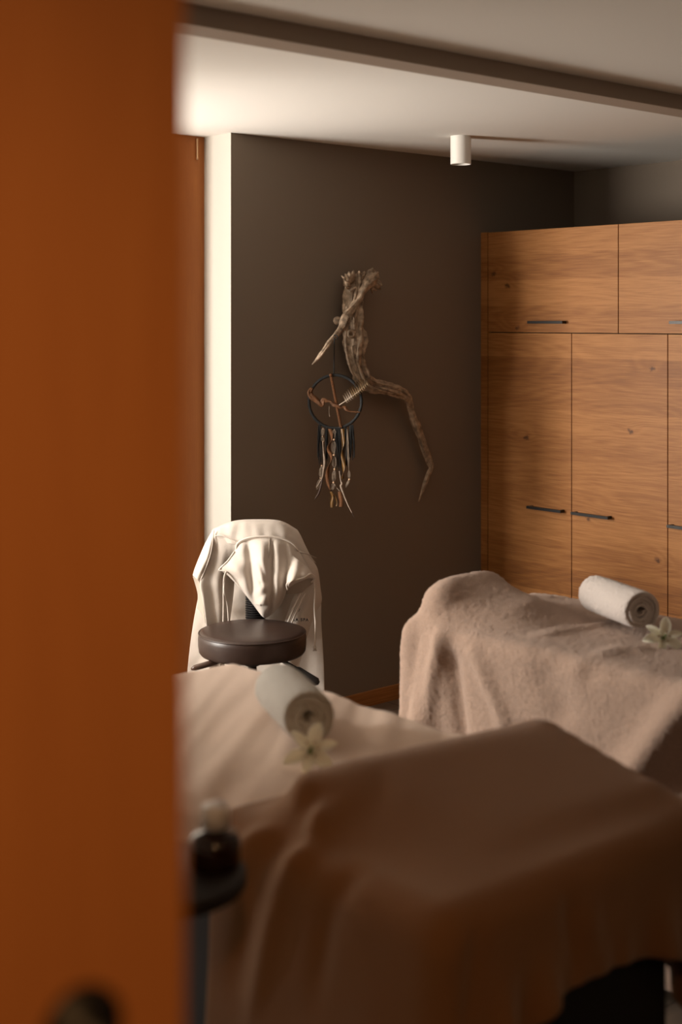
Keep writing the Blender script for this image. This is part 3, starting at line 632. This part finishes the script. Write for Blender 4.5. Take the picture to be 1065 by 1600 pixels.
# ------------------------------------------------------------------ cloth solver (position based, numpy)
def rbox_push(Pn, c, h, r):                 # keep points outside a rounded box
    q = Pn-c; k = h-r; cl = np.clip(q, -k, k); d = q-cl; L = np.linalg.norm(d, axis=-1)
    ins = L < 1e-7; hit = L < r
    out = cl+d/np.maximum(L, 1e-7)[..., None]*r+c
    up = Pn.copy(); up[..., 2] = c[2]+h[2]
    res = np.where(hit[..., None], out, Pn); res = np.where((hit & ins)[..., None], up, res)
    return res, hit
def cap_push(Pn, a, b, r):
    ab = b-a; t = np.clip(((Pn-a) @ ab)/(ab @ ab), 0, 1); c = a+t[..., None]*ab; d = Pn-c; L = np.linalg.norm(d, axis=-1)
    hit = L < r; out = c+d/np.maximum(L, 1e-7)[..., None]*r
    return np.where(hit[..., None], out, Pn), hit
def drape(X0, hx, hy, colliders, steps=260, it=8, seed=1, shear=.35, bend=.08, slack=0.0, fr=.9, pin=None, vmax=.7):
    rng = np.random.RandomState(seed); Pn = X0.copy(); V = np.zeros_like(Pn); dt = 1/60; X00 = X0.copy()
    Pn[..., 2] += rng.rand(*Pn.shape[:2])*.002; hx *= 1+slack; hy *= 1+slack; hd = math.hypot(hx, hy)
    def con(a, b, rest, k):
        d = b-a; L = np.sqrt((d*d).sum(-1)); c = ((L-rest)/np.maximum(L, 1e-9)*.5*k)[..., None]*d
        a += c; b -= c
    def con_push(a, b, rest, k):            # bending: only resists being closer than rest
        d = b-a; L = np.sqrt((d*d).sum(-1)); c = (np.minimum(L-rest, 0)/np.maximum(L, 1e-9)*.5*k)[..., None]*d
        a += c; b -= c
    def iters():
        for s in (0, 1):
            n = (Pn.shape[1]-s)//2; con(Pn[:, s:s+2*n:2], Pn[:, s+1:s+1+2*n:2], hx, 1)
            n = (Pn.shape[0]-s)//2; con(Pn[s:s+2*n:2], Pn[s+1:s+1+2*n:2], hy, 1)
        for s in (0, 1):
            n = (Pn.shape[0]-s)//2; A = Pn[s:s+2*n:2]; B = Pn[s+1:s+1+2*n:2]
            con(A[:, :-1], B[:, 1:], hd, shear); con(A[:, 1:], B[:, :-1], hd, shear)
        con_push(Pn[:, :-4], Pn[:, 4:], 4*hx, bend*.5); con_push(Pn[:-4], Pn[4:], 4*hy, bend*.5)
        con_push(Pn[:, :-2], Pn[:, 2:], 2*hx, bend); con_push(Pn[:-2], Pn[2:], 2*hy, bend)
    for s in range(steps):
        V[..., 2] -= 5.0*dt; V *= .97; old = Pn.copy(); Pn += V*dt
        for i in range(it):
            iters()
            for kind, *a in colliders:
                Pn, hit = (rbox_push if kind == 'box' else cap_push)(Pn, *a)
                if i == it-1:
                    mv = Pn-old; mv[..., 2] *= .2; Pn = np.where(hit[..., None], Pn-mv*fr, Pn)
            Pn[..., 2] = np.maximum(Pn[..., 2], .01)
            if pin is not None: Pn[pin, :2] = X00[pin, :2]
        V = (Pn-old)/dt; sp_ = np.sqrt((V*V).sum(-1)); V *= np.minimum(1, vmax/np.maximum(sp_, 1e-6))[..., None]
        if s > steps*.75: V *= .9
    return Pn
def cloth_obj(name, Pn, m_, th=.004, sub=1):
    ny, nx = Pn.shape[:2]; o = obj(name, (Pn.reshape(-1, 3), grid_faces(ny, nx)), m_, None, True)
    return solid(o, th, sub)
def ztop(Pn, x, y):                         # highest cloth point near x,y
    d = (Pn[..., 0]-x)**2+(Pn[..., 1]-y)**2; msk = (d < .03**2) & (Pn[..., 2] > .6)
    return Pn[..., 2][msk].max() if msk.any() else .82
def proj(Pn):
    X = Pn[..., 0]; Y = Pn[..., 1]; D = UD*X+UX*Y; x = UX*X-UD*Y
    return CX+x/D*F, HY+(CH-Pn[..., 2])/D*F, D
def wrinkle(Pn, strokes):                   # ridges along polylines given on a plane of the cloth: (points, half width m, height m)
    N_ = np.cross(np.gradient(Pn, axis=1), np.gradient(Pn, axis=0)); N_ /= np.maximum(np.linalg.norm(N_, axis=-1), 1e-9)[..., None]
    if N_[..., 2].mean() < 0: N_ = -N_
    out = Pn.copy()
    for pts, wd, h in strokes:
        best = np.full(Pn.shape[:2], 1e9); tt = np.zeros(Pn.shape[:2]); n = len(pts)-1
        for i, (a, b) in enumerate(zip(pts[:-1], pts[1:])):
            a = np.array(a); b = np.array(b); ab = b-a; t = np.clip(((Pn-a) @ ab)/(ab @ ab), 0, 1)
            d = np.linalg.norm(Pn-(a+t[..., None]*ab), axis=-1); m = d < best; best[m] = d[m]; tt[m] = ((i+t)/n)[m]
        out += N_*(h*np.exp(-(best/wd)**2)*np.clip(np.sin(tt*PI)*1.6, 0, 1))[..., None]
    return out
# ------------------------------------------------------------------ massage tables
def massage_table(x0, x1, y0, y1, z, label):
    t = thing('massage_table', label, 'massage table', ((x0+x1)/2, (y0+y1)/2, 0), 'massage tables')
    bm = boxes((x0, x1, y0, y1, z-.085, z)); bmesh.ops.bevel(bm, geom=bm.edges[:], offset=.03, segments=5, affect='EDGES', profile=.5)
    obj('mattress', bm, M['vinyl'], t, True)
    obj('frame', boxes((x0+.03, x1-.03, y0+.03, y1-.03, z-.13, z-.085)), M['blackw'], t)
    return t
# far table: X 2.70..3.34, head at Y 2.80
B2 = (2.725, 3.315, .86, 2.825, .795)
t2 = massage_table(*B2, 'massage table hidden under the terry cover, nearer the oak cabinets')
obj('pedestal', boxes((2.86, 3.20, 1.1, 2.5, .02, .66)), M['blackw'], t2)
bz = .862
tb = obj('head_cushion', tube([(2.775, 2.73, .852), (2.80, 2.73, .852), (2.955, 2.72, .855), (2.98, 2.72, .855)], [.03, .055, .055, .03], seg=20), M['towel'], t2, True)
nx, ny = 96, 118; hx_, hy_ = .0185, .0185
xs = B2[0]-.62+np.arange(nx)*hx_; ys = 1.22+np.arange(ny)*hy_
X0 = np.zeros((ny, nx, 3)); X0[..., 0] = xs[None]; X0[..., 1] = ys[:, None]; X0[..., 2] = .93
cl = [('box', np.array([(B2[0]+B2[1])/2, (B2[2]+B2[3])/2, B2[4]/2+.003]), np.array([(B2[1]-B2[0])/2+.018, (B2[3]-B2[2])/2+.018, B2[4]/2+.004]), .035),
      ('cap', np.array([2.80, 2.73, .853]), np.array([2.955, 2.72, .857]), .067)]
pin = (np.abs(X0[..., 0]-3.02) < .16) & (X0[..., 1] < 2.55)
cover = drape(X0, hx_, hy_, cl, steps=230, it=10, seed=2, slack=.006, pin=pin)
def onbed(px, py, z=.805): return tuple(P(px, py, (CH-z)*F/(py-HY)))
def onside(px, py, X=2.71): D = X/(UD+UX*(px-CX)/F); return tuple(P(px, py, D))
cover = wrinkle(cover, [
    ([onbed(640, 960, .80), onbed(655, 925, .85), onbed(690, 905, .90)], .035, .022),
    ([onbed(730, 950), onbed(775, 948), onbed(830, 936), onbed(880, 934)], .018, .012),
    ([onbed(825, 1000), onbed(880, 988), onbed(940, 976), onbed(990, 966)], .016, .010),
    ([onbed(700, 925, .86), onbed(715, 945, .83), onbed(735, 952)], .016, .012),
    ([onbed(690, 920, .86), onbed(693, 945, .83), onbed(688, 962)], .014, .010),
    ([onbed(690, 968), onbed(760, 975), onbed(840, 990), onbed(900, 1002)], .05, .006),
    ([onbed(925, 1030), onbed(970, 1014), onbed(1020, 1016)], .03, .010),
    ([onbed(697, 960), onside(690, 1000), onside(680, 1060), onside(668, 1150), onside(664, 1220)], .020, .030),
    ([onside(705, 1000), onside(712, 1060), onside(722, 1130), onside(728, 1200)], .022, -.028),
    ([onbed(735, 985), onside(752, 1040), onside(785, 1110), onside(800, 1170)], .020, .020),
    ([onside(840, 1030), onside(870, 1080), onside(890, 1140)], .05, -.014),
    ([onside(655, 960), onside(650, 1040), onside(645, 1150)], .02, -.012),
    ([onside(900, 1040), onside(850, 1020), onside(825, 1010)], .022, -.014),
    ([onside(905, 1060), onside(935, 1040), onside(990, 1048)], .03, -.014),
    ([onside(1130, 1060), onside(1065, 1115), onside(1010, 1190), onside(960, 1260)], .045, .045),
    ([onside(1150, 1120), onside(1090, 1190), onside(1040, 1260)], .05, -.045)])
tx = bpy.data.textures.new('terry_pile', 'CLOUDS'); tx.noise_scale = .0055; tx.noise_depth = 1
def pile(o, st):
    o.modifiers['smooth'].levels = o.modifiers['smooth'].render_levels = 2
    d = o.modifiers.new('pile', 'DISPLACE'); d.texture = tx; d.strength = st; d.texture_coords = 'LOCAL'; d.mid_level = .5
pile(cloth_obj('terry_cover', cover, M['terry'], .006), .0055)
tag(bpy.data.objects['terry_cover'], 'pinkish beige terry cover draped over the far massage table', 'blanket')
# near table
B1 = (1.40, 2.055, 1.37, 2.745, .795)
t1 = massage_table(*B1, 'black massage table in the foreground under a beige sheet and brown blanket')
obj('foot_panel', boxes((1.45, 1.98, 1.40, 1.44, .02, .67)), M['blackw'], t1)
obj('pedestal', boxes((1.56, 1.90, 1.6, 2.5, .02, .67)), M['blackw'], t1)
# fitted sheet with cross wrinkles
nx, ny = 90, 150; x0, x1, y0, y1, z1 = B1; r = .035; drop = .12
def section(t, lo, hi):                     # t in 0..1 over hang, arc, top, arc, hang -> (coord, dz, overhang)
    W = hi-lo-2*r; arc = r*PI/2; tot = 2*drop+2*arc+W; s = t*tot
    if s < drop: return lo, -(r+drop-s), 1
    s -= drop
    if s < arc: a = s/r; return lo+r-r*math.cos(a), -(r-r*math.sin(a)), 0
    s -= arc
    if s < W: return lo+r+s, 0, 0
    s -= W
    if s < arc: a = s/r; return hi-r+r*math.sin(a), -(r-r*math.cos(a)), 0
    s -= arc
    return hi, -(r+s), 1
vs = []
for j in range(ny):
    v, dv, _ = section(j/(ny-1), y0-.006, y1+.006)
    for i in range(nx):
        u, du, _ = section(i/(nx-1), x0-.006, x1+.006)
        z = z1+.006+min(du, dv)if not(du < -r and dv < -r) else z1+.006+min(du, dv)
        z = z1+.006+max(-r-drop, du+dv if du > -r and dv > -r else min(du, dv))
        aa_ = u*.75+v*.66; bb_ = v*.75-u*.66
        w_ = noise.noise(Vector((aa_*1.6, bb_*13, 3)))*.011+noise.noise(Vector((aa_*3, bb_*30, 9)))*.004
        top = max(0, 1+min(du, dv)/r)
        k = Vector((u, v, z)); 
        if top > 0: k.z += w_*(.35+.65*max(0, min(1, (2.6-v)/.5)))+.002
        if du < -r*.5: k.x += (-1 if u < 1.7 else 1)*(.003+.003*math.sin(v*23))
        if dv < -r*.5: k.y += (-1 if v < 2 else 1)*(.003+.003*math.sin(u*30))
        vs.append(k)
so = solid(obj('bed_sheet', (vs, grid_faces(ny, nx)), M['sheet'], None, True), .002, 1, 1)
tag(so, 'smooth pale beige sheet stretched over the near massage table', 'sheet')
obj('knee_cushion', tube([(1.49, 1.765, .815), (1.52, 1.765, .815), (1.99, 1.715, .812), (2.02, 1.715, .812)], [.03, .066, .066, .03], seg=20), M['sheet'], t1, True)
nx, ny = 100, 50; hx_, hy_ = .0148, .0148
xs = B1[0]-.52+np.arange(nx)*hx_; ys = B1[2]-.168+np.arange(ny)*hy_
X0 = np.zeros((ny, nx, 3)); X0[..., 0] = xs[None]; X0[..., 1] = ys[:, None]+.0*xs[None]; X0[..., 2] = .95
ang = math.radians(-1.5); cxy = np.array([1.72, 1.6]); q = X0[..., :2]-cxy; X0[..., 0] = cxy[0]+q[..., 0]*math.cos(ang)-q[..., 1]*math.sin(ang); X0[..., 1] = cxy[1]+q[..., 0]*math.sin(ang)+q[..., 1]*math.cos(ang)
cl = [('box', np.array([(x0+x1)/2, (y0+y1)/2, z1/2+.006]), np.array([(x1-x0)/2+.028, (y1-y0)/2+.028, z1/2+.010]), .05),
      ('cap', np.array([1.53, 1.765, .815]), np.array([2.01, 1.715, .810]), .078),
      ('cap', np.array([1.530, 1.715, 0.804]), np.array([2.01, 1.665, 0.804]), 0.073),
      ('cap', np.array([1.550, 1.665, 0.798]), np.array([2.01, 1.615, 0.798]), 0.068),
      ('cap', np.array([1.570, 1.615, 0.792]), np.array([2.01, 1.565, 0.792]), 0.063),
      ('cap', np.array([1.590, 1.565, 0.786]), np.array([2.01, 1.515, 0.786]), 0.059),
      ('cap', np.array([1.610, 1.515, 0.780]), np.array([2.01, 1.465, 0.780]), 0.057),]
pin = (np.abs(X0[..., 0]-1.73) < .12) & (np.abs(X0[..., 1]-1.56) < .06)
bl = drape(X0, hx_, hy_, cl, steps=230, it=10, seed=5, slack=.003, pin=pin)
for _ in range(14): bl[1:-1, 1:-1] += .5*((bl[2:, 1:-1]+bl[:-2, 1:-1]+bl[1:-1, 2:]+bl[1:-1, :-2])/4-bl[1:-1, 1:-1])*(np.clip((bl[1:-1, 1:-1, :1]-1.48)/.06, 0, 1)*np.clip((2.02-bl[1:-1, 1:-1, :1])/.04, 0, 1)*np.clip((bl[1:-1, 1:-1, 1:2]-1.44)/.05, 0, 1))
def onb1(px, py, z): return tuple(P(px, py, (CH-z)*F/(py-HY)))
def side1(px, py, X=1.385): return tuple(P(px, py, X/(UD+UX*(px-CX)/F)))
def foot1(px, py, Y=1.345): return tuple(P(px, py, Y/(UX-UD*(px-CX)/F)))
bl = wrinkle(bl, [
    ([onb1(570, 1195, .88), onb1(535, 1240, .84), side1(480, 1320), side1(450, 1390), side1(428, 1480), side1(395, 1620)], .016, .032),
    ([onb1(500, 1205, .86), side1(445, 1265), side1(395, 1320), side1(350, 1400)], .016, .024),
    ([side1(465, 1250), side1(420, 1330), side1(400, 1420), side1(370, 1560)], .022, -.016),
    ([onb1(600, 1200, .87), side1(560, 1320), side1(520, 1440), side1(500, 1600)], .022, -.014),
    ([foot1(700, 1400), foot1(690, 1500), foot1(660, 1640)], .02, .016),
    ([foot1(745, 1430), foot1(735, 1520), foot1(725, 1640)], .016, -.010),
    ([foot1(880, 1390), foot1(890, 1470), foot1(907, 1560)], .014, -.012),
    ([foot1(915, 1400), foot1(920, 1470), foot1(930, 1540)], .018, .010),
    ([foot1(830, 1355), foot1(950, 1320), foot1(1060, 1290)], .03, .006)])
cloth_obj('blanket', bl, M['blanket'], .006)
tag(bpy.data.objects['blanket'], 'soft brown blanket draped over the foot of the near massage table', 'blanket')
# ------------------------------------------------------------------ rolled towels
def rolled_towel(c, d, length, rad, m_, label, turns=4.2, seed=0):
    d = Vector(d); d.z = 0; d.normalize(); side = Vector((d.y, -d.x, 0)); c = Vector(c)
    t = thing('rolled_towel', label, 'towel', (c.x, c.y, c.z-rad), 'rolled towels on the massage tables')
    na, nl = int(turns*34), 26; vs = []
    for i in range(na):
        f = i/(na-1); a = f*turns*2*PI+PI*.9; rr = .010+(rad-.010)*f
        a_end = a
        tel = .004*math.sin(a*.7+seed)+.003*noise.noise(Vector((a, seed, 0)))
        for j in range(nl):
            s = j/(nl-1)*2-1; L = (length/2+tel)*s
            bul = rr*(1-.05*s**8+.02*noise.noise(Vector((a*1.2, s*2, seed))))
            v = side*(math.cos(a_end)*bul)+Vector((0, 0, math.sin(a_end)*bul*.96))+d*L
            v += Vector((0, 0, 1))*.0
            vs.append(c+v)
    o = obj('rolled_cloth', (vs, grid_faces(na, nl)), m_, t, True); solid(o, .0105, 1, 0); pile(o, .004)
    # hem edge band lying on the outside
    return t
TA = rolled_towel((3.072, 2.335, .875), (-.36, -.93, 0), .25, .055, M['towel'], 'rolled white towel on the far massage table beside a white flower', seed=1)
TB = rolled_towel((1.785, 2.185, .868), (-.40, -.92, 0), .24, .054, M['towelg'], 'blurred rolled grey-white towel lying on the beige sheet of the near massage table', seed=5)
# ------------------------------------------------------------------ lilies
def flower(c, scale, aim, label, seed=0):
    random.seed(seed); c = Vector(c)
    t = thing('lily_flower', label, 'flower', c, 'lily blossoms beside the towels')
    R = Vector(aim).normalized().to_track_quat('Z', 'Y').to_matrix()
    ctr = c+Vector((0, 0, .030*scale))
    for k in range(6):
        a = k*PI/3+.3+random.uniform(-.12, .12); L = .062*scale*(1 if k % 2 else .92); W = (.0155 if k % 2 else .012)*scale; vs = []; n, m = 14, 7
        lift = random.uniform(.25, .55)
        for i in range(n):
            f = i/(n-1); w_ = W*(math.sin(PI*min(1, f*.93+.07))**.7)
            for j in range(m):
                s = j/(m-1)*2-1
                rr = L*f; z = .35*L*math.sin(f*1.9)*lift*2-.25*L*f*f*.6+abs(s)**2*w_*.45
                v = Vector((math.cos(a)*rr-math.sin(a)*s*w_, math.sin(a)*rr+math.cos(a)*s*w_, z))
                vs.append(ctr+R @ v)
        solid(obj('petal', (vs, grid_faces(n, m)), M['petal'], t, True), .0009*scale, 1)
    bm = bmesh.new(); ball(bm, ctr+R @ Vector((0, 0, .002)), .006*scale); add_tube(bm, [ctr, ctr+R @ Vector((.002, 0, .024*scale))], [.0022*scale, .0016*scale])
    ball(bm, ctr+R @ Vector((.002, 0, .026*scale)), .003*scale)
    obj('pistil', bm, M['green'], t, True)
    for k in range(6):
        a = k*PI/3; tip = ctr+R @ Vector((math.cos(a)*.016*scale, math.sin(a)*.016*scale, .020*scale))
        s_ = obj('stamen', tube([ctr, (ctr+tip)/2+R @ Vector((0, 0, .003)), tip], .0008*scale, seg=6), M['petal'], t, True)
        an = obj('anther', ball(bmesh.new(), tip, .0022*scale, (1.5, .8, .8)), M['anther'], None, True); an.data.transform(Matrix.Translation(-t.location)); an.parent = s_
    bm = bmesh.new(); lathe(bm, [(.0001, -.028*scale), (.0035*scale, -.027*scale), (.004*scale, -.012*scale), (.008*scale, 0), (.004*scale, .004)], ctr, 14, R=R)
    obj('flower_base', bm, M['green'], t, True)
    return t
fz = ztop(cover, 2.985, 2.12)
flower((2.985, 2.12, fz-.006), .95, (-.55, -.62, .55), 'white lily with a green centre beside the white towel on the far massage table', 3)
flower((1.675, 1.995, .803), .95, (-.5, -.6, .6), 'blurred white lily at the end of the towel on the near massage table', 8)
# ------------------------------------------------------------------ bottle on a round stand at the near side
sx_, sy_ = 1.075, 1.60; tz = .885
sd = thing('side_stand', 'dark round side stand in the foreground carrying the amber bottle', 'stand', (sx_, sy_, 0))
obj('stand_top', lathe(bmesh.new(), [(.0001, tz), (.112, tz), (.116, tz-.004), (.116, tz-.018), (.112, tz-.022), (.0001, tz-.022)], (sx_, sy_, 0), 40), M['stand'], sd, True)
obj('stand_pole', lathe(bmesh.new(), [(.0001, .02), (.018, .02), (.018, tz-.02), (.0001, tz-.02)], (sx_, sy_, 0), 16), M['stand'], sd, True)
obj('stand_foot', lathe(bmesh.new(), [(.0001, 0), (.13, 0), (.13, .012), (.02, .03), (.0001, .03)], (sx_, sy_, 0), 32), M['stand'], sd, True)
b0 = P(336, 1330, 1.93); bx, by = b0.x, b0.y
bt = thing('amber_bottle', 'dark amber bottle with a white cap, blurred at the near edge of the massage table', 'bottle', (bx, by, tz))
obj('bottle_body', lathe(bmesh.new(), [(.0001, 0), (.032, 0), (.036, .004), (.036, .036), (.032, .046), (.015, .052), (.012, .058), (.0001, .058)], (bx, by, tz), 32), M['glass'], bt, True)
obj('bottle_cap', lathe(bmesh.new(), [(.0001, .056), (.020, .056), (.020, .083), (.018, .087), (.0001, .087)], (bx, by, tz), 28), M['cap'], bt, True)
